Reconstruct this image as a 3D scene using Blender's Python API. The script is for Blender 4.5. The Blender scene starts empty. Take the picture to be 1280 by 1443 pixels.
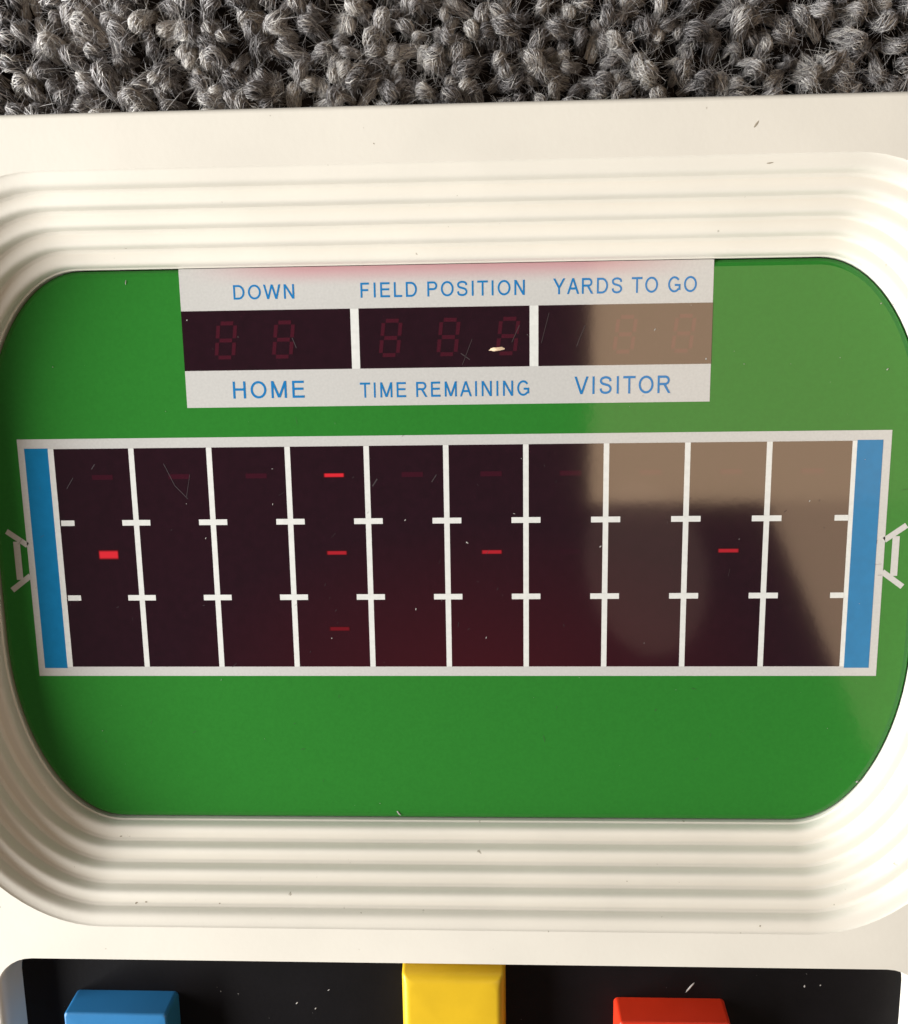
import bpy, bmesh, math, random
import numpy as np
from mathutils import Matrix, Vector
from mathutils.geometry import tessellate_polygon

MM = 0.001
Z0 = 25.0            # millimetres from the carpet backing (world z = 0) up to the screen face
rnd = random.Random(7)
rng = np.random.default_rng(11)
S = bpy.context.scene
COL = S.collection

# ------------------------------------------------------------------ camera
RM = [[0.9990077121717414, -0.01529875022221043, -0.04182749410401554],
      [0.007516975276657271, 0.9835970013606544, -0.18022328927477435],
      [0.04389858886198009, 0.17973003965939385, 0.9827359903554767]]
CAM = Vector((3.97129528, 17.77048273, 76.23923842 + Z0)) * MM
cd = bpy.data.cameras.new('camera')
cd.sensor_fit = 'HORIZONTAL'
cd.sensor_width = 36.0
cd.lens = 36.0 * 1350.0 / 1280.0
cd.clip_start = 0.002
cd.clip_end = 20.0
cam = bpy.data.objects.new('camera', cd)
COL.objects.link(cam)
cam.matrix_world = Matrix.Translation(CAM) @ Matrix(RM).transposed().to_4x4()
S.camera = cam

# ------------------------------------------------------------------ world, lamps, exposure
W = bpy.data.worlds.new('World')
S.world = W
W.use_nodes = True
bg = W.node_tree.nodes['Background']
bg.inputs['Color'].default_value = (0.95, 0.93, 0.95, 1)
bg.inputs['Strength'].default_value = 0.08


def area(name, loc, aim, sx, sy, watt, col, roll=None):
    l = bpy.data.lights.new(name, 'AREA')
    l.shape = 'RECTANGLE'
    l.size, l.size_y, l.energy, l.color = sx, sy, watt, col
    o = bpy.data.objects.new(name, l)
    COL.objects.link(o)
    o.location = loc
    d = Vector(aim) - Vector(loc)
    o.rotation_euler = d.to_track_quat('-Z', 'Y').to_euler() if roll is None else (0, 0, roll)
    return o


# daylight from a window low on the left
area('window_light', (-0.42, -0.045, 0.208), (0, 0, 0.03), 0.50, 0.16, 6.1, (0.985, 0.985, 0.97))
# warm room light overhead on the right, the one mirrored in the screen
area('ceiling_light', (0.196, 0.008, 0.625), (0, 0, 0), 0.250, 0.216, 0.52, (1.0, 0.69, 0.42), roll=0.0)
area('ceiling_light_lower', (0.295, -0.165, 0.625), (0, 0, 0), 0.13, 0.22, 0.19, (1.0, 0.69, 0.43), roll=math.radians(24))  # separate lamp, placed and tilted to leave a dark silhouette in the reflection
dim = area('hand_reflection_lamp', (0.112, -0.150, 0.626), (0, 0, 0), 0.085, 0.130, 0.0095, (1.0, 0.66, 0.50), roll=math.radians(14))  # added dim lamp; its mirror image stands for an unseen hand's brown tone
dim.data.shape = 'ELLIPSE'

S.view_settings.view_transform = 'Standard'
S.view_settings.look = 'None'
S.view_settings.exposure = 0.0
S.view_settings.gamma = 1.0
S.view_settings.use_curve_mapping = False
S.cycles.use_denoising = True
S.cycles.max_bounces = 8


# ------------------------------------------------------------------ materials
def mat(name, col, rough=0.5, coat=0.0, coat_rough=0.03, coat_ior=1.5, spec=0.5,
        var=0.0, var_scale=200.0, bump=0.0, bump_scale=3000.0, speck=None, emit=None):
    m = bpy.data.materials.new(name)
    m.use_nodes = True
    nt = m.node_tree
    b = nt.nodes['Principled BSDF']
    b.inputs['Base Color'].default_value = (*col, 1)
    b.inputs['Roughness'].default_value = rough
    b.inputs['Specular IOR Level'].default_value = spec
    if coat:
        b.inputs['Coat Weight'].default_value = coat
        b.inputs['Coat Roughness'].default_value = coat_rough
        b.inputs['Coat IOR'].default_value = coat_ior
    if emit:
        b.inputs['Emission Color'].default_value = (*emit[0], 1)
        b.inputs['Emission Strength'].default_value = emit[1]
    tc = nt.nodes.new('ShaderNodeTexCoord')
    last = None
    if var:
        n = nt.nodes.new('ShaderNodeTexNoise')
        n.inputs['Scale'].default_value = var_scale
        n.inputs['Detail'].default_value = 5
        nt.links.new(tc.outputs['Object'], n.inputs['Vector'])
        r = nt.nodes.new('ShaderNodeMapRange')
        r.inputs['From Min'].default_value = 0.3
        r.inputs['From Max'].default_value = 0.7
        r.inputs['To Min'].default_value = 1 - var
        r.inputs['To Max'].default_value = 1 + var
        nt.links.new(n.outputs['Fac'], r.inputs['Value'])
        mx = nt.nodes.new('ShaderNodeVectorMath')
        mx.operation = 'SCALE'
        mx.inputs[0].default_value = col
        nt.links.new(r.outputs['Result'], mx.inputs['Scale'])
        last = mx.outputs['Vector']
    if speck:                                    # (scale, threshold, colour): small grubby marks
        n = nt.nodes.new('ShaderNodeTexNoise')
        n.inputs['Scale'].default_value = speck[0]
        n.inputs['Detail'].default_value = 3
        nt.links.new(tc.outputs['Object'], n.inputs['Vector'])
        r = nt.nodes.new('ShaderNodeMapRange')
        r.inputs['From Min'].default_value = speck[1]
        r.inputs['From Max'].default_value = speck[1] + 0.05
        nt.links.new(n.outputs['Fac'], r.inputs['Value'])
        mm = nt.nodes.new('ShaderNodeMix')
        mm.data_type = 'RGBA'
        mm.inputs[6].default_value = (*col, 1)
        if last:
            nt.links.new(last, mm.inputs[6])
        mm.inputs[7].default_value = (*speck[2], 1)
        nt.links.new(r.outputs['Result'], mm.inputs[0])
        last = mm.outputs[2]
    if last:
        nt.links.new(last, b.inputs['Base Color'])
    if bump:
        n = nt.nodes.new('ShaderNodeTexNoise')
        n.inputs['Scale'].default_value = bump_scale
        n.inputs['Detail'].default_value = 3
        nt.links.new(tc.outputs['Object'], n.inputs['Vector'])
        bp = nt.nodes.new('ShaderNodeBump')
        bp.inputs['Strength'].default_value = bump
        bp.inputs['Distance'].default_value = 0.00005
        nt.links.new(n.outputs['Fac'], bp.inputs['Height'])
        nt.links.new(bp.outputs['Normal'], b.inputs['Normal'])
        if coat:
            nt.links.new(bp.outputs['Normal'], b.inputs['Coat Normal'])
    return m


GLOSS = dict(coat=1.0, coat_rough=0.07, coat_ior=1.34, rough=0.6, spec=0.0, bump=0.05, bump_scale=1500.0)   # printed face
PANE = dict(coat=1.0, coat_rough=0.066, coat_ior=1.8, rough=0.6, spec=0.0, bump=0.02, bump_scale=900.0)         # clear windows reflect from both faces
M = {
    'plastic': mat('cream_plastic', (0.815, 0.778, 0.69), rough=0.42, spec=0.4, var=0.035, var_scale=120,
                   bump=0.12, bump_scale=2600, speck=(1100, 0.735, (0.42, 0.38, 0.30))),
    'green': mat('green_print', (0.027, 0.192, 0.026), var=0.05, var_scale=3500, **GLOSS),
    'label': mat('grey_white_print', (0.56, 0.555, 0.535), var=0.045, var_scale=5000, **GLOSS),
    'line': mat('white_print', (0.72, 0.73, 0.70), var=0.05, var_scale=2500, **GLOSS),
    'blue': mat('blue_print', (0.010, 0.185, 0.40), var=0.05, var_scale=1500, **GLOSS),
    'ink': mat('blue_lettering_ink', (0.016, 0.19, 0.47), **GLOSS),
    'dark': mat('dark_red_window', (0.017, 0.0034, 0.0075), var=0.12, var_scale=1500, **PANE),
    'faint': mat('unlit_led', (0.040, 0.0034, 0.011), **PANE),
    'faint2': mat('unlit_led_deep', (0.024, 0.0034, 0.0085), **PANE),
    'seg': mat('unlit_segment', (0.058, 0.0055, 0.014), **PANE),
    'led': mat('lit_led', (0.05, 0.002, 0.004), emit=((1.0, 0.030, 0.045), 0.75), **PANE),
    'led_mid': mat('half_lit_led', (0.05, 0.002, 0.004), emit=((1.0, 0.030, 0.050), 0.42), **PANE),
    'led_dim': mat('dim_led', (0.05, 0.002, 0.004), emit=((1.0, 0.025, 0.06), 0.12), **PANE),
    'black': mat('black_plastic', (0.0042, 0.0034, 0.0042), rough=0.55, spec=0.16, var=0.2, var_scale=300, bump=0.25, bump_scale=2500),
    'btn_blue': mat('blue_button_plastic', (0.028, 0.20, 0.46), rough=0.4, var=0.05, var_scale=300, bump=0.1),
    'btn_yellow': mat('yellow_button_plastic', (0.78, 0.50, 0.018), rough=0.38, var=0.05, var_scale=300, bump=0.1),
    'btn_red': mat('red_button_plastic', (0.80, 0.042, 0.012), rough=0.38, var=0.05, var_scale=300, bump=0.1),
    'dust': mat('pale_dust', (0.40, 0.38, 0.36), rough=0.8),
    'flake': mat('cream_flake', (0.85, 0.66, 0.45), rough=0.7, var=0.1, var_scale=4000),
    'scratch': mat('scratched_acrylic', (0.042, 0.03, 0.035), rough=0.5),
    'dirt': mat('dark_grime', (0.38, 0.33, 0.25), rough=0.8),
}

# the label is tinted pink along its upper edge, strongest at the middle
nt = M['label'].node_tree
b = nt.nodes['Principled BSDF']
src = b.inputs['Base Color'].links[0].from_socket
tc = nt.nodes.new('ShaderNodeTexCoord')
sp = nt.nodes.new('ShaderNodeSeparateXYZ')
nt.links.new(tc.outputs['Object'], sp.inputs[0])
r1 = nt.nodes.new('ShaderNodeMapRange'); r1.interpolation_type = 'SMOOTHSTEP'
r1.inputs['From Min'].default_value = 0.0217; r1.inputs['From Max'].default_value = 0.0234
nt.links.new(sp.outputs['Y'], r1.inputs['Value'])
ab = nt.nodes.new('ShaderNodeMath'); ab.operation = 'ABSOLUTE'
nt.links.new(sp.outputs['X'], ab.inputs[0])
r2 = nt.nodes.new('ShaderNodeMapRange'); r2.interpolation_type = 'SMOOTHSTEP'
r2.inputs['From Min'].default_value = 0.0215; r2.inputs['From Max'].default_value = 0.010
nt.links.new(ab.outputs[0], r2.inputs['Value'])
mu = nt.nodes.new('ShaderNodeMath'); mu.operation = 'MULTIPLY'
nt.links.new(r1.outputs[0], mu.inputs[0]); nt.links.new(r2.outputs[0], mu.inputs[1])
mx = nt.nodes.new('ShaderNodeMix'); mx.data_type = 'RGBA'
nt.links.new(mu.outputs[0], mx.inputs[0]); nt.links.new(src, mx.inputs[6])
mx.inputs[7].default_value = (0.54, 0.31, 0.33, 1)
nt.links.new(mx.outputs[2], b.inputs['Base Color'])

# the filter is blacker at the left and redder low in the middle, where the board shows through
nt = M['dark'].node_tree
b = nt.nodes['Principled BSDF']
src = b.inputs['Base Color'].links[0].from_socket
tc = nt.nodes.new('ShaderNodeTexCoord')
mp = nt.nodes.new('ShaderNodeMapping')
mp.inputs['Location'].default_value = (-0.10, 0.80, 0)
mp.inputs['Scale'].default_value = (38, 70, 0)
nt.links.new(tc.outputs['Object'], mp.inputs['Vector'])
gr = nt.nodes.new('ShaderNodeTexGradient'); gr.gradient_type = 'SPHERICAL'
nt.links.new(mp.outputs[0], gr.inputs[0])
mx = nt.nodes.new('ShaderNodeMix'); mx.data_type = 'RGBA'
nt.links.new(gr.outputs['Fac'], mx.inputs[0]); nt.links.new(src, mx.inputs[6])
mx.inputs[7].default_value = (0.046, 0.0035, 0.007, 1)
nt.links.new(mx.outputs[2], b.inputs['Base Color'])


# a lit dash is brightest along its middle and falls off towards its ends
for key in ('led', 'led_mid', 'led_dim'):
    nt = M[key].node_tree
    b = nt.nodes['Principled BSDF']
    full = b.inputs['Emission Strength'].default_value
    tc = nt.nodes.new('ShaderNodeTexCoord')
    sp = nt.nodes.new('ShaderNodeSeparateXYZ')
    nt.links.new(tc.outputs['Generated'], sp.inputs[0])
    prod = None
    for ax, inner in (('X', 0.80), ('Y', 0.45)):
        w = nt.nodes.new('ShaderNodeMath'); w.operation = 'MULTIPLY_ADD'
        w.inputs[1].default_value = 2.0; w.inputs[2].default_value = -1.0
        nt.links.new(sp.outputs[ax], w.inputs[0])
        ab = nt.nodes.new('ShaderNodeMath'); ab.operation = 'ABSOLUTE'
        nt.links.new(w.outputs[0], ab.inputs[0])
        r = nt.nodes.new('ShaderNodeMapRange'); r.interpolation_type = 'SMOOTHSTEP'
        r.inputs['From Min'].default_value = inner; r.inputs['From Max'].default_value = 1.0
        r.inputs['To Min'].default_value = 1.0; r.inputs['To Max'].default_value = 0.0
        nt.links.new(ab.outputs[0], r.inputs['Value'])
        if prod is None:
            prod = r.outputs[0]
        else:
            m2 = nt.nodes.new('ShaderNodeMath'); m2.operation = 'MULTIPLY'
            nt.links.new(prod, m2.inputs[0]); nt.links.new(r.outputs[0], m2.inputs[1])
            m3 = nt.nodes.new('ShaderNodeMath'); m3.operation = 'MULTIPLY'; m3.inputs[1].default_value = full
            nt.links.new(m2.outputs[0], m3.inputs[0])
            nt.links.new(m3.outputs[0], b.inputs['Emission Strength'])


def fibre_mat():
    m = bpy.data.materials.new('wool_fibre')
    m.use_nodes = True
    nt = m.node_tree
    b = nt.nodes['Principled BSDF']
    b.inputs['Roughness'].default_value = 0.36
    b.inputs['Specular IOR Level'].default_value = 0.6
    a = nt.nodes.new('ShaderNodeAttribute'); a.attribute_name = 'tone'
    oi = nt.nodes.new('ShaderNodeObjectInfo')
    ad = nt.nodes.new('ShaderNodeMath'); ad.operation = 'MULTIPLY_ADD'
    ad.inputs[1].default_value = 0.46; ad.inputs[2].default_value = -0.23
    nt.links.new(oi.outputs['Random'], ad.inputs[0])
    sm = nt.nodes.new('ShaderNodeMath'); sm.operation = 'ADD'
    nt.links.new(a.outputs['Fac'], sm.inputs[0]); nt.links.new(ad.outputs[0], sm.inputs[1])
    cr = nt.nodes.new('ShaderNodeValToRGB')
    e = cr.color_ramp.elements
    e[0].position = 0.0; e[0].color = (0.022, 0.018, 0.017, 1)
    e[1].position = 1.0; e[1].color = (0.80, 0.77, 0.72, 1)
    for p, c in ((0.35, (0.15, 0.141, 0.142, 1)), (0.65, (0.38, 0.36, 0.36, 1)), (0.85, (0.64, 0.615, 0.60, 1))):
        k = e.new(p); k.color = c
    nt.links.new(sm.outputs[0], cr.inputs[0])
    nt.links.new(cr.outputs[0], b.inputs['Base Color'])
    return m


M['wool'] = fibre_mat()
M['backing'] = mat('dark_carpet_backing', (0.018, 0.015, 0.014), rough=0.95, spec=0.1, var=0.4, var_scale=600)


# ------------------------------------------------------------------ object helpers
def obj(name, me, m, parent=None, label=None, cat=None, kind=None, group=None, smooth=False):
    o = bpy.data.objects.new(name, me)
    COL.objects.link(o)
    if m is not None and len(me.materials) == 0:
        me.materials.append(m)
    if parent is not None:
        o.parent = parent
    if label: o['label'] = label
    if cat: o['category'] = cat
    if kind: o['kind'] = kind
    if group: o['group'] = group
    if smooth:
        me.polygons.foreach_set('use_smooth', [True] * len(me.polygons))
    return o


def mesh(name, verts, faces):
    me = bpy.data.meshes.new(name)
    me.from_pydata([(v[0] * MM, v[1] * MM, v[2] * MM) for v in verts], [], faces)
    me.update()
    return me


def rrect(x0, x1, y0, y1, rx, ry, n=14):
    """anticlockwise rounded rectangle with elliptical corners"""
    out = []
    for cx, cy, a0 in ((x1 - rx, y1 - ry, 0), (x0 + rx, y1 - ry, 90), (x0 + rx, y0 + ry, 180), (x1 - rx, y0 + ry, 270)):
        for i in range(n + 1):
            a = math.radians(a0 + 90.0 * i / n)
            out.append((cx + rx * math.cos(a), cy + ry * math.sin(a)))
    return out


def strips(loops):
    """quads between consecutive closed loops of equal length -> verts, faces (normals to the left of travel inwards)"""
    v, f = [], []
    n = len(loops[0])
    for l in loops:
        v += l
    for k in range(len(loops) - 1):
        for i in range(n):
            j = (i + 1) % n
            f.append((k * n + i, k * n + j, (k + 1) * n + j, (k + 1) * n + i))
    return v, f


def lift(loop, z):
    return [(p[0], p[1], z) for p in loop]


def merge(*vf):
    V, F = [], []
    for v, f in vf:
        o = len(V)
        V += list(v)
        F += [tuple(i + o for i in q) for q in f]
    return V, F


def fix_normals(me):
    bm = bmesh.new(); bm.from_mesh(me)
    bmesh.ops.recalc_face_normals(bm, faces=bm.faces)
    bm.to_mesh(me); bm.free()


# ------------------------------------------------------------------ carpet: backing and yarn loops
carpet = obj('carpet', mesh('carpet', [(-320, -320, 0), (320, -320, 0), (320, 320, 0), (-320, 320, 0)], [(0, 1, 2, 3)]),
             M['backing'], kind='structure')
carpet['label'] = 'dark grey brown looped pile carpet under the game'


def tubes(paths, radii, tones, sides=3):
    """paths (S, P, 3) -> tube mesh arrays"""
    paths = np.asarray(paths)
    Sn, P, _ = paths.shape
    t = np.gradient(paths, axis=1)
    t /= np.linalg.norm(t, axis=2, keepdims=True) + 1e-9
    ref = np.where(np.abs(t[..., 1:2]) < 0.9, np.array([0, 1.0, 0]), np.array([1.0, 0, 0]))
    u = np.cross(t, ref); u /= np.linalg.norm(u, axis=2, keepdims=True) + 1e-9
    w = np.cross(t, u)
    taper = np.ones(P); taper[-1] = 0.5
    ang = 2 * np.pi * np.arange(sides) / sides
    rr = (np.asarray(radii)[:, None] * taper)[:, :, None, None]
    v = paths[:, :, None, :] + rr * (np.cos(ang)[None, None, :, None] * u[:, :, None, :] + np.sin(ang)[None, None, :, None] * w[:, :, None, :])
    v = v.reshape(-1, 3)
    s, p, k = np.meshgrid(np.arange(Sn), np.arange(P - 1), np.arange(sides), indexing='ij')
    k2 = (k + 1) % sides
    base = (s * P + p) * sides
    f = np.stack([base + k, base + k2, base + sides + k2, base + sides + k], -1).reshape(-1, 4)
    tone = np.repeat(np.asarray(tones), P * sides)
    return v, f, tone


def loop_arrays(rg, strands=120, seg=13, fuzz=55):
    """one twisted loop of wool yarn standing on the backing (mm, origin at its base)"""
    a = rg.uniform(0.38, 0.70); h = rg.uniform(2.2, 3.1); r = rg.uniform(0.44, 0.76)
    twist = rg.uniform(0.15, 0.8) * rg.choice([-1, 1]); lean = rg.normal(0, 0.6, 2)
    u = np.linspace(0, 1, seg)
    th = np.pi * u
    cx = a * np.cos(th); cz = h * np.sin(th) ** 0.75
    c = np.stack([cx + lean[0] * cz / h, lean[1] * cz / h, cz], -1)
    t = np.gradient(c, axis=0); t /= np.linalg.norm(t, axis=1, keepdims=True)
    B = np.tile(np.array([0, 1.0, 0]), (seg, 1)); N = np.cross(B, t)
    swell = 0.8 + 0.3 * np.sin(th)
    paths, rad, tone = [], [], []
    base_tone = rg.uniform(0.54, 0.82)
    for k in range(strands):
        rk = r * (0.55 + 0.45 * math.sqrt(rg.random())) ; ph = rg.uniform(0, 2 * np.pi)
        phi = ph + 2 * np.pi * twist * u + 0.75 * np.sin(2 * np.pi * (u * rg.uniform(0.5, 2.0) + rg.random()))
        rv = rk * swell * (1 + 0.16 * np.sin(2 * np.pi * (u * rg.uniform(1, 3) + rg.random())))
        p = c + rv[:, None] * (np.cos(phi)[:, None] * N + np.sin(phi)[:, None] * B)
        paths.append(p); rad.append(rg.uniform(0.020, 0.046)); tone.append(base_tone + rg.normal(0, 0.24))
    for k in range(fuzz):                        # stray hairs
        i = rg.integers(2, seg - 2); ph = rg.uniform(0, 2 * np.pi)
        p0 = c[i] + r * (np.cos(ph) * N[i] + np.sin(ph) * B[i])
        d = rg.normal(0, 1, 3); d[2] = abs(d[2]) * 0.6; d /= np.linalg.norm(d)
        e = rg.normal(0, 0.8, 3); L = rg.uniform(0.25, 1.2)
        s = np.linspace(0, 1, seg)[:, None]
        paths.append(p0 + d * L * s + e * s * s); rad.append(rg.uniform(0.007, 0.014)); tone.append(rg.uniform(0.45, 0.95))
    v1, f1, t1 = tubes(paths, rad, tone)
    v2, f2, t2 = tubes([c], [r * 0.62], [0.02], sides=7)
    return np.concatenate([v1, v2]), np.concatenate([f1, f2 + 0]) if False else (np.concatenate([v1, v2]), f1, f2 + len(v1), np.concatenate([t1, t2]))


def np_mesh(name, v, faces, tone):
    me = bpy.data.meshes.new(name)
    n = sum(len(f) for f in faces)
    me.vertices.add(len(v)); me.vertices.foreach_set('co', (np.asarray(v) * MM).astype(np.float32).ravel())
    fl = np.concatenate([f.ravel() for f in faces]).astype(np.int32)
    me.loops.add(len(fl)); me.loops.foreach_set('vertex_index', fl)
    me.polygons.add(n)
    me.polygons.foreach_set('loop_start', np.arange(0, 4 * n, 4, dtype=np.int32))
    at = me.attributes.new('tone', 'FLOAT', 'POINT')
    at.data.foreach_set('value', np.asarray(tone, dtype=np.float32))
    me.update(calc_edges=True)
    me.polygons.foreach_set('use_smooth', np.ones(n, dtype=bool))
    return me


variants = []
for k in range(26):
    v, (_, f1, f2, t) = (lambda q: (q[1][0], q[1]))(loop_arrays(rng))
    variants.append(np_mesh('yarn_loop', v, [f1, f2], t))
    variants[-1].materials.append(M['wool'])

spots = []
px, py = 1.85, 1.66
for j in range(16):
    for i in range(71):
        x = -65 + i * px + (0.5 * px if j % 2 else 0) + rng.normal(0, 0.32)
        y = 35.6 + j * py + rng.normal(0, 0.30)
        spots.append((x, y))
view = sorted(spots, key=lambda s: max(abs(s[0]) / 45.5, abs(s[1] - 45.3) / 5.6))
near, rest = view[:300], view[300:]
for (x, y) in near:
    o = bpy.data.objects.new('yarn_loop', variants[rng.integers(len(variants))])
    COL.objects.link(o)
    o.parent = carpet
    o.location = (x * MM, y * MM, -0.1 * MM)
    s = rng.uniform(0.70, 1.18)
    o.scale = (s, s, s * rng.uniform(0.85, 1.2))
    o.rotation_euler = (rng.normal(0, 0.30), rng.normal(0, 0.30), rng.uniform(0, 2 * math.pi))
VV, FF, TT, off = [], [], [], 0
protos = [loop_arrays(rng, strands=32, seg=8, fuzz=6)[1] for _ in range(10)]
for (x, y) in rest:
    v, f1, f2, t = protos[rng.integers(10)]
    a = rng.uniform(0, 2 * math.pi); ca, sa = math.cos(a), math.sin(a)
    q = np.stack([v[:, 0] * ca - v[:, 1] * sa + x, v[:, 0] * sa + v[:, 1] * ca + y, v[:, 2] * rng.uniform(0.9, 1.1)], -1)
    VV.append(q); FF += [f1 + off, f2 + off]; TT.append(np.clip(t + rng.uniform(-0.15, 0.15), 0, 1)); off += len(q)
pile = obj('carpet_pile', np_mesh('carpet_pile', np.concatenate(VV), FF, np.concatenate(TT)), M['wool'], carpet, kind='stuff')

# ------------------------------------------------------------------ the game
game = bpy.data.objects.new('football_game', None)
COL.objects.link(game)
game.empty_display_size = 0.02
game['label'] = 'white handheld electronic football game with green screen lying on grey looped carpet'
game['category'] = 'game'
H = 6.0                                    # casing face above the screen face
def Z(z): return z + Z0


def ring(d):
    return rrect(-37.7 - d, 37.7 + d, -23.05 - d, 23.33 + d, 9 + d, 16 + d, 22)


# casing: flat face with two openings, rounded rim, sides, underside
CX, CY0, CY1, CR = 48.5, -66.0, 33.75, 9.0
RIM = 0.35
face_out = rrect(-CX + RIM, CX - RIM, CY0 + RIM, CY1 - RIM, CR - RIM, CR - RIM)
D = 6.55
hole1 = ring(D)
PX, PY0, PY1, PR = 37.6, -60.0, -32.6, 2.9
lip = 0.45
def panel(d): return rrect(-PX - d, PX + d, PY0 - d, PY1 + d, PR + d, PR + d, 8)
hole2 = rrect(-PX - 0.65, PX + 0.65, PY0 - 0.3, PY1, PR + 0.4, PR + 0.4, 8)
polys = [[Vector((p[0], p[1], 0)) for p in L] for L in (face_out, hole1[::-1], hole2[::-1])]
tris = tessellate_polygon(polys)
fv = [(p.x, p.y, Z(H)) for L in polys for p in L]
parts = [(fv, [tuple(t) for t in tris])]
# rim fillet and sides
loops = []
for a in range(0, 91, 15):
    s, c = math.sin(math.radians(a)), math.cos(math.radians(a))
    e = RIM * (1 - s)
    loops.append(lift(rrect(-CX + e, CX - e, CY0 + e, CY1 - e, CR - e, CR - e), Z(H - RIM * (1 - c))))
loops.append(lift(rrect(-CX - 0.4, CX + 0.4, CY0 - 0.2, CY1 + 0.2, CR, CR), Z(-8)))
loops.append(lift(rrect(-CX + 1, CX - 1, CY0 + 1, CY1 - 1, CR, CR), 0.6))
loops.append(lift(rrect(-CX + 2.5, CX - 2.5, CY0 + 2.5, CY1 - 2.5, CR, CR), 0.05))
parts.append(strips(loops))
n = len(loops[0])
parts.append((loops[-1], [tuple(range(n))[::-1]]))
# walls of the control recess
loops = []
for a in range(0, 91, 18):
    s, c = math.sin(math.radians(a)), math.cos(math.radians(a))
    k = 1 - s
    loops.append(lift(rrect(-PX - 0.05 - 0.6 * k, PX + 0.05 + 0.6 * k, PY0 - 0.3 * k, PY1, PR + 0.4 * k, PR + 0.4 * k, 8), Z(H - 1.0 * (1 - c))))
loops.append(lift(rrect(-PX + 0.22, PX - 0.22, PY0, PY1, PR, PR, 8), Z(3.0)))
parts.append(strips(loops))
V, F = merge(*parts)
me = mesh('casing', V, F)
casing = obj('casing', me, M['plastic'], game)
sm = [False] * len(me.polygons)
nf = len(tris)
for i in range(nf, len(sm)):
    sm[i] = len(me.polygons[i].vertices) == 4
me.polygons.foreach_set('use_smooth', sm)

# ribbed bezel sloping down to the screen: five rounded ribs
bez_v, bez_f = strips([lift(ring(0.04), Z(-0.9)), lift(ring(0.04), Z(0.12))])
bezel = obj('bezel', mesh('bezel', bez_v, bez_f), M['plastic'], game, label='cream ribbed bezel sloping down to the screen', smooth=True)
NR = 5
sl = math.hypot(D, H)
nx, nz = -H / sl, D / sl                     # normal of the slope, pointing up and inwards
for k in range(NR):
    loops = []
    for i in range(25):
        t = i / 24.0
        u = (k + t) / NR
        w = min(max((t - 0.09) / 0.82, 0), 1)
        bulge = 0.45 * (0.65 * math.sin(math.pi * w) ** 0.7 + 0.35 * math.sin(math.pi * w) ** 2 if 0 < w < 1 else 0)
        if k == NR - 1:
            bulge *= 1 - 0.75 * t              # the outermost rib flattens into the face
        d = 0.04 + (D - 0.04) * u + nx * bulge
        z = 0.12 + (H - 0.12) * u + nz * bulge
        loops.append(lift(ring(d if k else max(d, 0.04)), Z(min(z, H) if k == NR - 1 else z)))
    v, f = strips(loops)
    obj('rib', mesh('rib', v, f), M['plastic'], bezel, smooth=True)

# screen: printed acrylic with a bevelled rim
top = ring(-0.55)
v = lift(top, Z(0)); nn = len(top)
sv, sf = merge((v, [tuple(range(nn))]),
               strips([lift(ring(-0.55), Z(0)), lift(ring(-0.25), Z(-0.07)), lift(ring(-0.06), Z(-0.25)), lift(ring(-0.02), Z(-0.9))]))
screen = obj('screen', mesh('screen', sv, sf), M['green'], game, label='green printed screen with rounded corners')

LAYER = 0.01
def quads(name, rects, m, layer, label=None, parent=screen):
    v, f = [], []
    for (x0, y0, x1, y1) in rects:
        o = len(v)
        z = Z(LAYER * layer)
        v += [(x0, y0, z), (x1, y0, z), (x1, y1, z), (x0, y1, z)]
        f.append((o, o + 1, o + 2, o + 3))
    return obj(name, mesh(name, v, f), m, parent, label=label)


def poly(name, pts, m, layer):
    return obj(name, mesh(name, [(x, y, Z(LAYER * layer)) for x, y in pts], [tuple(range(len(pts)))]), m, screen)


def bar(p, q, w):
    p, q = Vector(p), Vector(q)
    d = (q - p).normalized(); nrm = Vector((-d.y, d.x)) * w / 2
    return [tuple(p - nrm), tuple(q - nrm), tuple(q + nrm), tuple(p + nrm)]


# scoreboard label with three readout windows
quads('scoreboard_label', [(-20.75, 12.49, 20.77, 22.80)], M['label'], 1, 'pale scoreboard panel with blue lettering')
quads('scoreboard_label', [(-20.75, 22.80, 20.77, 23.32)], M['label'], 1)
for x0, x1 in ((-20.76, -7.33), (-6.68, 6.69), (7.37, 20.78)):
    quads('readout_window', [(x0, 15.42, x1, 20.08)], M['dark'], 2)
quads('window_divider', [(-7.33, 15.42, -6.68, 20.08)], M['line'], 2)
quads('window_divider', [(6.69, 15.42, 7.37, 20.08)], M['line'], 2)


def digit(cx, y0=16.45, y1=19.1, w=1.35, sk=0.12):
    st = 0.30; hw = w / 2; ym = (y0 + y1) / 2; g = 0.17
    segs = []
    for yy in (y0, ym, y1):
        segs.append(((-hw + g, yy), (hw - g, yy)))
    for xx in (-hw, hw):
        segs.append(((xx, y0 + g), (xx, ym - g))); segs.append(((xx, ym + g), (xx, y1 - g)))
    v, f = [], []
    for p, q in segs:
        o = len(v)
        for (x, y) in bar(p, q, st):
            v.append((cx + x + (y - ym) * sk, y, Z(LAYER * 3)))
        f.append((o, o + 1, o + 2, o + 3))
    obj('readout_digit', mesh('readout_digit', v, f), M['seg'], screen)


for cx in (-17.3, -12.7, -4.2, 0.35, 5.0, 14.1, 18.6):
    digit(cx)

# lettering: plain grotesque capitals drawn as strokes (cap height 1)
SW = 0.135
def arc(cx, cy, rx, ry, a0, a1, k=18):
    return [(cx + rx * math.cos(math.radians(a0 + (a1 - a0) * i / k)), cy + ry * math.sin(math.radians(a0 + (a1 - a0) * i / k))) for i in range(k + 1)]


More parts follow.
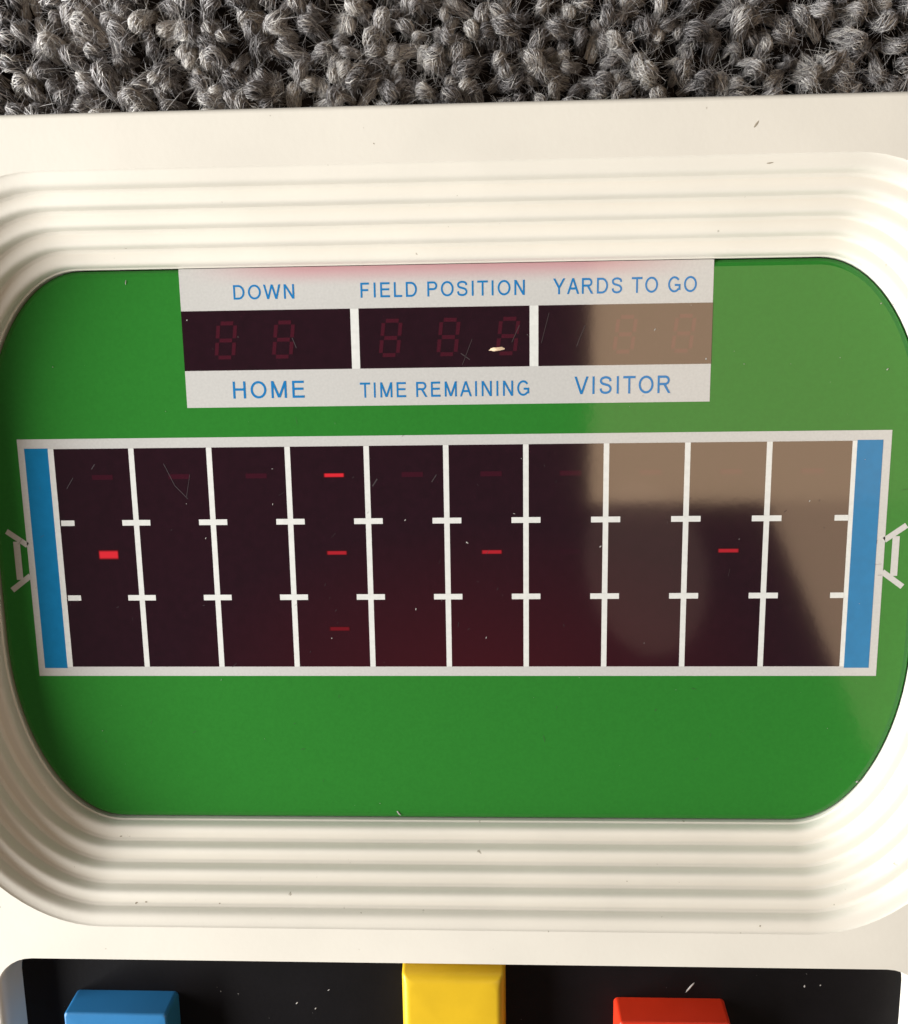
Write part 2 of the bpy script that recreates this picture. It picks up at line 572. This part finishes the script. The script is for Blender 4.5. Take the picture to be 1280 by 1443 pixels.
def smooth_path(p, k=5):
    out = []
    for i in range(len(p) - 1):
        p0, p1, p2, p3 = p[max(i - 1, 0)], p[i], p[i + 1], p[min(i + 2, len(p) - 1)]
        for j in range(k):
            t = j / k
            out.append(tuple(0.5 * (2 * p1[c] + (p2[c] - p0[c]) * t + (2 * p0[c] - 5 * p1[c] + 4 * p2[c] - p3[c]) * t * t
                                    + (3 * p1[c] - p0[c] - 3 * p2[c] + p3[c]) * t ** 3) for c in (0, 1)))
    return out + [p[-1]]


h = SW / 2
dg = h * 1.06
GLYPH = {                                          # advance, ink width, strokes
    'D': (1.0, 0.84, [[(h, 0), (h, 1)], [(h, 1 - h), (0.38, 1 - h)] + arc(0.38, 0.5, 0.46 - h, 0.5 - h, 88, -88) + [(h, h)]]),
    'O': (1.08, 0.97, [arc(0.485, 0.5, 0.485 - h, 0.51 - h, 0, 360, 36)]),
    'W': (1.31, 1.30, [[(dg, 1), (0.34, 0)], [(0.34, 0), (0.65, 1)], [(0.65, 1), (0.96, 0)], [(0.96, 0), (1.30 - dg, 1)]]),
    'N': (1.0, 0.78, [[(h, 0), (h, 1)], [(h, 1), (0.78 - h, 0)], [(0.78 - h, 0), (0.78 - h, 1)]]),
    'F': (0.85, 0.66, [[(h, 0), (h, 1)], [(h, 1 - h), (0.66, 1 - h)], [(h, 0.5), (0.58, 0.5)]]),
    'I': (0.39, SW, [[(h, 0), (h, 1)]]),
    'E': (0.93, 0.73, [[(h, 0), (h, 1)], [(h, 1 - h), (0.72, 1 - h)], [(h, 0.53), (0.68, 0.53)], [(h, h), (0.73, h)]]),
    'L': (0.78, 0.62, [[(h, 0), (h, 1)], [(h, h), (0.62, h)]]),
    'P': (0.93, 0.75, [[(h, 0), (h, 1)], [(h, 1 - h), (0.46, 1 - h)] + arc(0.46, 0.71, 0.29 - h, 0.29 - h, 88, -88) + [(h, 0.42 + h)]]),
    'R': (1.0, 0.85, [[(h, 0), (h, 1)], [(h, 1 - h), (0.50, 1 - h)] + arc(0.50, 0.725, 0.29 - h, 0.275 - h, 88, -88) + [(h, 0.45 + h)], [(0.46, 0.48), (0.85 - dg, 0)]]),
    'S': (0.93, 0.80, [smooth_path([(0.72, 0.71), (0.66, 0.87), (0.40, 0.942), (0.15, 0.87), (0.085, 0.735), (0.17, 0.60), (0.40, 0.53), (0.63, 0.455), (0.73, 0.285), (0.64, 0.125), (0.40, 0.058), (0.15, 0.125), (0.065, 0.31)])]),
    'T': (0.85, 0.80, [[(0.40, 0), (0.40, 1)], [(0, 1 - h), (0.80, 1 - h)]]),
    'Y': (0.93, 0.90, [[(0.45, 0), (0.45, 0.46)], [(dg, 1), (0.45, 0.40)], [(0.90 - dg, 1), (0.45, 0.40)]]),
    'A': (0.93, 0.92, [[(dg, 0), (0.46, 1)], [(0.92 - dg, 0), (0.46, 1)], [(0.2, 0.35), (0.72, 0.35)]]),
    'G': (1.08, 0.92, [arc(0.47, 0.5, 0.47 - h, 0.51 - h, 38, 322, 30), [(0.86, 0.14), (0.86, 0.52)], [(0.50, 0.455), (0.90, 0.455)]]),
    'H': (1.0, 0.78, [[(h, 0), (h, 1)], [(0.78 - h, 0), (0.78 - h, 1)], [(h, 0.53), (0.78 - h, 0.53)]]),
    'M': (1.16, 0.94, [[(h, 0), (h, 1)], [(0.94 - h, 0), (0.94 - h, 1)], [(h, 1), (0.47, 0.03)], [(0.94 - h, 1), (0.47, 0.03)]]),
    'V': (0.93, 0.92, [[(dg, 1), (0.46, 0)], [(0.92 - dg, 1), (0.46, 0)]]),
}


def stroke(path, w):
    n = len(path)
    closed = n > 3 and math.hypot(path[0][0] - path[-1][0], path[0][1] - path[-1][1]) < 1e-6
    slanted = n == 2 and abs(path[0][0] - path[1][0]) > 1e-6 and abs(path[0][1] - path[1][1]) > 1e-6
    L, Rr = [], []
    for i, p in enumerate(path):
        a = path[i - 1] if i else (path[-2] if closed else path[0])
        c = path[i + 1] if i < n - 1 else (path[1] if closed else path[-1])
        dx, dy = c[0] - a[0], c[1] - a[1]
        l = math.hypot(dx, dy) or 1
        ux, uy = -dy / l * w / 2, dx / l * w / 2
        if slanted:                                # diagonals are cut level with the line of writing
            ux, uy = math.copysign(w / 2 * l / abs(dy), ux), 0.0
        L.append((p[0] + ux, p[1] + uy)); Rr.append((p[0] - ux, p[1] - uy))
    f = [(i, i + 1, n + i + 1, n + i) for i in range(n - 1)]
    return L + Rr, f


def lettering(text, x0, x1, y0, y1, track=0.14):
    V, F, x = [], [], 0.0
    for ch in text:
        if ch == ' ':
            x += 0.50; continue
        adv, ink, paths = GLYPH[ch]
        lsb = (adv - ink) / 2
        for k, p in enumerate(paths):
            v, f = stroke(p, SW)
            o = len(V)
            V += [(q[0] + x + lsb, q[1], 0.002 * k) for q in v]
            F += [tuple(i + o for i in q) for q in f]
        x += adv + track
    lo = min(q[0] for q in V); hi = max(q[0] for q in V)
    V = [(x0 + (q[0] - lo) / (hi - lo) * (x1 - x0), y0 + q[1] * (y1 - y0), Z(LAYER * 2) + q[2]) for q in V]
    me = mesh('lettering', V, F)
    for p in me.polygons:
        if p.normal.z < 0: p.flip()
    obj('lettering', me, M['ink'], screen, label='blue lettering reading ' + text)


lettering('DOWN', -16.50, -11.68, 20.92, 22.03)
lettering('FIELD POSITION', -6.47, 6.32, 20.90, 22.04)
lettering('YARDS TO GO', 8.50, 19.50, 20.90, 22.09)
lettering('HOME', -16.96, -11.23, 13.19, 14.54)
lettering('TIME REMAINING', -6.76, 6.64, 13.13, 14.32)
lettering('VISITOR', 10.20, 17.70, 13.19, 14.56)

# playing field
quads('field_border', [(-35, 9.28, 35, 10.1), (-35, -10.1, 35, -9.28), (-35, -9.28, -34.46, 9.28), (34.36, -9.28, 35, 9.28)], M['label'], 1, 'pale border around the playing field')
quads('end_zone', [(-34.46, -9.40, -32.50, 9.34)], M['blue'], 2)
quads('end_zone', [(32.36, -9.40, 34.36, 9.34)], M['blue'], 2)
quads('goal_line', [(-32.50, -9.28, -32.03, 9.28)], M['line'], 2)
quads('goal_line', [(32.0, -9.28, 32.36, 9.28)], M['line'], 2)
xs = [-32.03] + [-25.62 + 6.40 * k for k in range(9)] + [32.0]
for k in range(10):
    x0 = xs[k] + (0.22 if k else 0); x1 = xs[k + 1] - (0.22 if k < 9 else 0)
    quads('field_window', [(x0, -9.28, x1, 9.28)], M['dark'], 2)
for x in xs[1:-1]:
    quads('yard_line', [(x - 0.22, -9.28, x + 0.22, 9.28)], M['line'], 2)
for y in (3.13, -3.25):
    for x in xs[1:-1]:
        quads('hash_mark', [(x - 1.17, y - 0.235, x + 1.17, y + 0.235)], M['line'], 3)
    quads('hash_mark', [(-31.92, y - 0.23, -30.80, y + 0.23)], M['line'], 3)
    quads('hash_mark', [(30.92, y - 0.23, 32.0, y + 0.23)], M['line'], 3)
for sx in (-1, 1):
    v, f = [], []
    for j, b4 in enumerate((bar((34.95, 1.28), (36.62, 2.48), 0.46), bar((34.95, -1.32), (36.62, -2.56), 0.46), bar((35.86, 1.60), (35.86, -1.66), 0.56))):
        o = len(v)
        b4 = [(sx * x, y) for x, y in b4]
        if sx < 0: b4 = b4[::-1]
        v += [(x, y, Z(LAYER * (1 + 0.25 * j))) for x, y in b4]
        f.append((o, o + 1, o + 2, o + 3))
    obj('goal_post', mesh('goal_post', v, f), M['label'], screen)

# players: red dashes, most of them unlit
lit = {(3, 0): 'led', (3, 1): 'led_mid', (5, 1): 'led_mid', (8, 1): 'led_mid', (3, 2): 'led_dim'}
for r_, y in enumerate((6.93, 0.50, -5.98)):
    for c_ in range(10):
        x = -28.15 + 6.35 * c_
        if (c_, r_) == (0, 1):
            quads('player_dash', [(x - 0.86, 0.02, x + 0.86, 0.86)], M['led'], 3, 'thick bright red dash')
            continue
        if r_ and (c_, r_) not in lit and (c_, r_) != (6, 1):
            continue                          # too dark to see behind the filter
        m = M[lit.get((c_, r_), 'faint2' if r_ else 'faint')]
        hh = 0.19 if (c_, r_) in lit else 0.20
        quads('player_dash', [(x - 0.86, y - hh, x + 0.86, y + hh)], m, 3)

# control panel and buttons
def plate(loop, z):
    return lift(loop, z), [tuple(range(len(loop)))]
pv, pf = plate(rrect(-PX - 0.2, PX + 0.2, PY0 - 0.2, PY1 + 0.2, PR, PR, 8), Z(3.3))
obj('control_panel', mesh('control_panel', pv, pf), M['black'], game, label='black recessed control panel below the screen')


def button(x0, x1, ytop, ybot, z, m, label, r=0.35, rt=0.5):
    loops = []
    base = 0.12
    loops.append(lift(rrect(x0 - base, x1 + base, ybot - base, ytop + base, r + base, r + base, 5), Z(2.9)))
    loops.append(lift(rrect(x0, x1, ybot, ytop, r, r, 5), Z(z - rt)))
    for a in range(15, 91, 15):
        e = rt * (1 - math.cos(math.radians(a)))
        loops.append(lift(rrect(x0 + e, x1 - e, ybot + e, ytop - e, max(r, e + 0.02), max(r, e + 0.02), 5), Z(z - rt + rt * math.sin(math.radians(a)))))
    v, f = strips(loops)
    k = len(loops[0])
    # the touch face is very slightly dished
    cen = len(v)
    v.append(((x0 + x1) / 2, (ybot + ytop) / 2, Z(z - 0.12)))
    o = (len(loops) - 1) * k
    f += [(o + i, o + (i + 1) % k, cen) for i in range(k)]
    obj('button', mesh('button', v, f), m, game, label=label, smooth=True)


button(-32.70, -23.90, -37.62, -47.5, 6.1, M['btn_blue'], 'blue square push button', 0.3, 0.22)
button(-4.10, 4.38, -33.75, -46.0, 6.1, M['btn_yellow'], 'yellow push button close under the screen', 0.3, 0.75)
button(13.72, 22.80, -37.58, -47.5, 6.3, M['btn_red'], 'red square push button', 0.3, 0.30)

# ------------------------------------------------------------------ dust, flakes, scratches
def blob(cx, cy, z, lx, ly, ang, hgt, rg, nseg=9):
    """a small irregular flat crumb"""
    ca, sa = math.cos(ang), math.sin(ang)
    v = []
    for k in range(nseg):
        a = 2 * math.pi * k / nseg
        q = rg.uniform(0.75, 1.15)
        x, y = lx * q * math.cos(a), ly * q * math.sin(a)
        v.append((cx + x * ca - y * sa, cy + x * sa + y * ca, z))
    v.append((cx, cy, z + hgt))
    return v, [(k, (k + 1) % nseg, nseg) for k in range(nseg)]


v, f = blob(4.13, 16.78, Z(0.03), 0.72, 0.17, 0.08, 0.12, rnd, 13)
obj('plastic_flake', mesh('plastic_flake', v, f), M['flake'], label='tiny cream flake on the middle dark readout window', cat='flake')

ZP = Z(3.31)
for (x, y, L, a) in ((20.0, -36.45, 0.55, 0.95),):
    v, f = blob(x, y, ZP, L, 0.10, a, 0.08, rnd, 8)
    obj('lint_fibre', mesh('lint_fibre', v, f), M['dust'], label='short white lint fibre on the black control panel', cat='lint')

bits = []
for k in range(80):                          # over the screen
    x, y = rng.uniform(-36, 36), rng.uniform(-22, 22.6)
    s = 0.010 + 0.026 * rng.random() ** 3
    el = rng.uniform(1, 3.2) if rng.random() < 0.5 else 1.0
    bits.append(blob(x, y, Z(0.042), s * el, s, rng.uniform(0, 3.14), 0.02, rnd, 6))
for (x, y, lx, ly, a) in ((34.0, -19.4, 0.13, 0.09, 0.5), (12.4, 0.9, 0.11, 0.06, 0.8), (1.6, 1.3, 0.14, 0.05, -0.6), (-3.4, 3.2, 0.10, 0.05, 0.8),
                        (-2.7, -4.3, 0.10, 0.05, 1.4), (-9.8, -6.8, 0.07, 0.05, 0.4), (-14.2, 4.6, 0.09, 0.04, 1.3), (-19.9, 1.8, 0.09, 0.04, 1.1),
                        (20.4, 15.8, 0.09, 0.06, 1.2), (16.4, 18.1, 0.12, 0.04, 1.0), (-20.3, 19.4, 0.07, 0.05, 1.2), (34.3, 14.8, 0.10, 0.05, 0.8),
                        (33.5, 19.8, 0.07, 0.05, 0.8), (-4.6, -22.5, 0.30, 0.07, 2.2), (-25.0, 22.4, 0.22, 0.04, 1.4), (28.9, 4.5, 0.09, 0.04, 1.0)):
    bits.append(blob(x, y, Z(0.045), lx, ly, a, 0.03, rnd, 7))
for k in range(24):                           # over the black control panel
    x, y = rng.uniform(-36, 36), rng.uniform(-45, -34)
    s = 0.012 + 0.03 * rng.random() ** 3
    bits.append(blob(x, y, ZP, s * rng.uniform(1, 2.5), s, rng.uniform(0, 3.14), 0.02, rnd, 6))
for (x, y, lx, ly, a) in ((29.5, -36.2, 0.14, 0.07, 1.5), (30.8, -36.1, 0.08, 0.06, 1.2), (-13.5, -38.5, 0.16, 0.05, 0.8), (-11.9, -39.0, 0.12, 0.05, 0.9), (-10.7, -37.2, 0.12, 0.04, 0.6)):
    bits.append(blob(x, y, ZP, lx, ly, a, 0.03, rnd, 7))
V, F = merge(*bits)
obj('dust_specks', mesh('dust_specks', V, F), M['dust'], kind='stuff', label='fine pale dust specks over the screen and black panel', cat='dust')

# hairline scratches in the acrylic
sc = []
def scratch(pts, w):
    for p, q in zip(pts[:-1], pts[1:]):
        b4 = bar(p, q, w)
        sc.append(([(x, y, Z(0.036)) for x, y in b4], [(0, 1, 2, 3)]))
scratch([(-23.0, 8.0), (-22.2, 6.2), (-21.2, 5.1)], 0.045)
scratch([(-20.9, 7.1), (-21.3, 5.2)], 0.03)
scratch([(11.0, 18.5), (10.6, 17.6), (10.35, 16.9)], 0.06)
scratch([(8.2, 19.5), (7.6, 17.2)], 0.04)
scratch([(2.2, 17.6), (1.4, 15.6)], 0.04)
scratch([(1.3, 16.5), (2.0, 16.0)], 0.07)
scratch([(5.9, 18.6), (5.3, 17.3)], 0.05)
scratch([(-5.6, 6.6), (-6.0, 6.0)], 0.10)
scratch([(-0.8, 6.9), (-1.2, 6.3)], 0.07)
scratch([(-31.2, 6.0), (-30.6, 6.9)], 0.04)
scratch([(-29.0, 7.6), (-28.7, 8.0)], 0.06)
scratch([(-12.0, 17.9), (-11.7, 17.1)], 0.06)
for k in range(60):
    x, y = rng.uniform(-36, 36), rng.uniform(-21, 11.5)
    a = rng.normal(1.1, 0.5); L = 0.15 + 0.5 * rng.random() ** 2
    scratch([(x, y), (x + L * math.cos(a), y + L * math.sin(a))], rng.uniform(0.012, 0.03))
V, F = merge(*sc)
obj('scratches', mesh('scratches', V, F), M['scratch'], screen, kind='stuff')

# grime marks on the casing and ribs
bpy.context.view_layer.update()
dgr = bpy.context.evaluated_depsgraph_get()
gv = []
marks = [(22.0, 31.8, 0.28, 0.07, 1.0), (23.1, 29.3, 0.26, 0.05, 0.1), (-19.2, -28.2, 0.09, 0.07, 0.0), (-26.2, -28.2, 0.16, 0.09, 0.7), (-25.4, -28.15, 0.12, 0.09, 0.2),
         (-28.6, -24.2, 0.13, 0.07, 0.3)]
for k in range(18):
    side = rng.random()
    x = rng.uniform(-38, 38)
    y = rng.uniform(24, 33.2) if side < 0.5 else rng.uniform(-32, -24)
    q = 0.018 + 0.05 * rng.random() ** 4
    marks.append((x, y, q * rng.uniform(1, 2.4), q, rng.uniform(0, 3.1)))
for (x, y, lx, ly, a) in marks:
    hit, loc, nrm, idx, ob, mw = S.ray_cast(dgr, Vector((x * MM, y * MM, 0.06)), Vector((0, 0, -1)))
    if not hit or ob.name.split('.')[0] not in ('casing', 'rib'):
        continue
    if nrm.z < 0:
        nrm = -nrm
    rot = nrm.to_track_quat('Z', 'Y')
    v, f = blob(0, 0, 0, lx, ly, a, 0.012, rnd, 8)
    base = loc + nrm * 0.000012
    gv.append(([tuple((base + rot @ (Vector(p) * MM)) / MM) for p in v], f))
V, F = merge(*gv)
obj('grime_marks', mesh('grime_marks', V, F), M['dirt'], casing, kind='stuff')
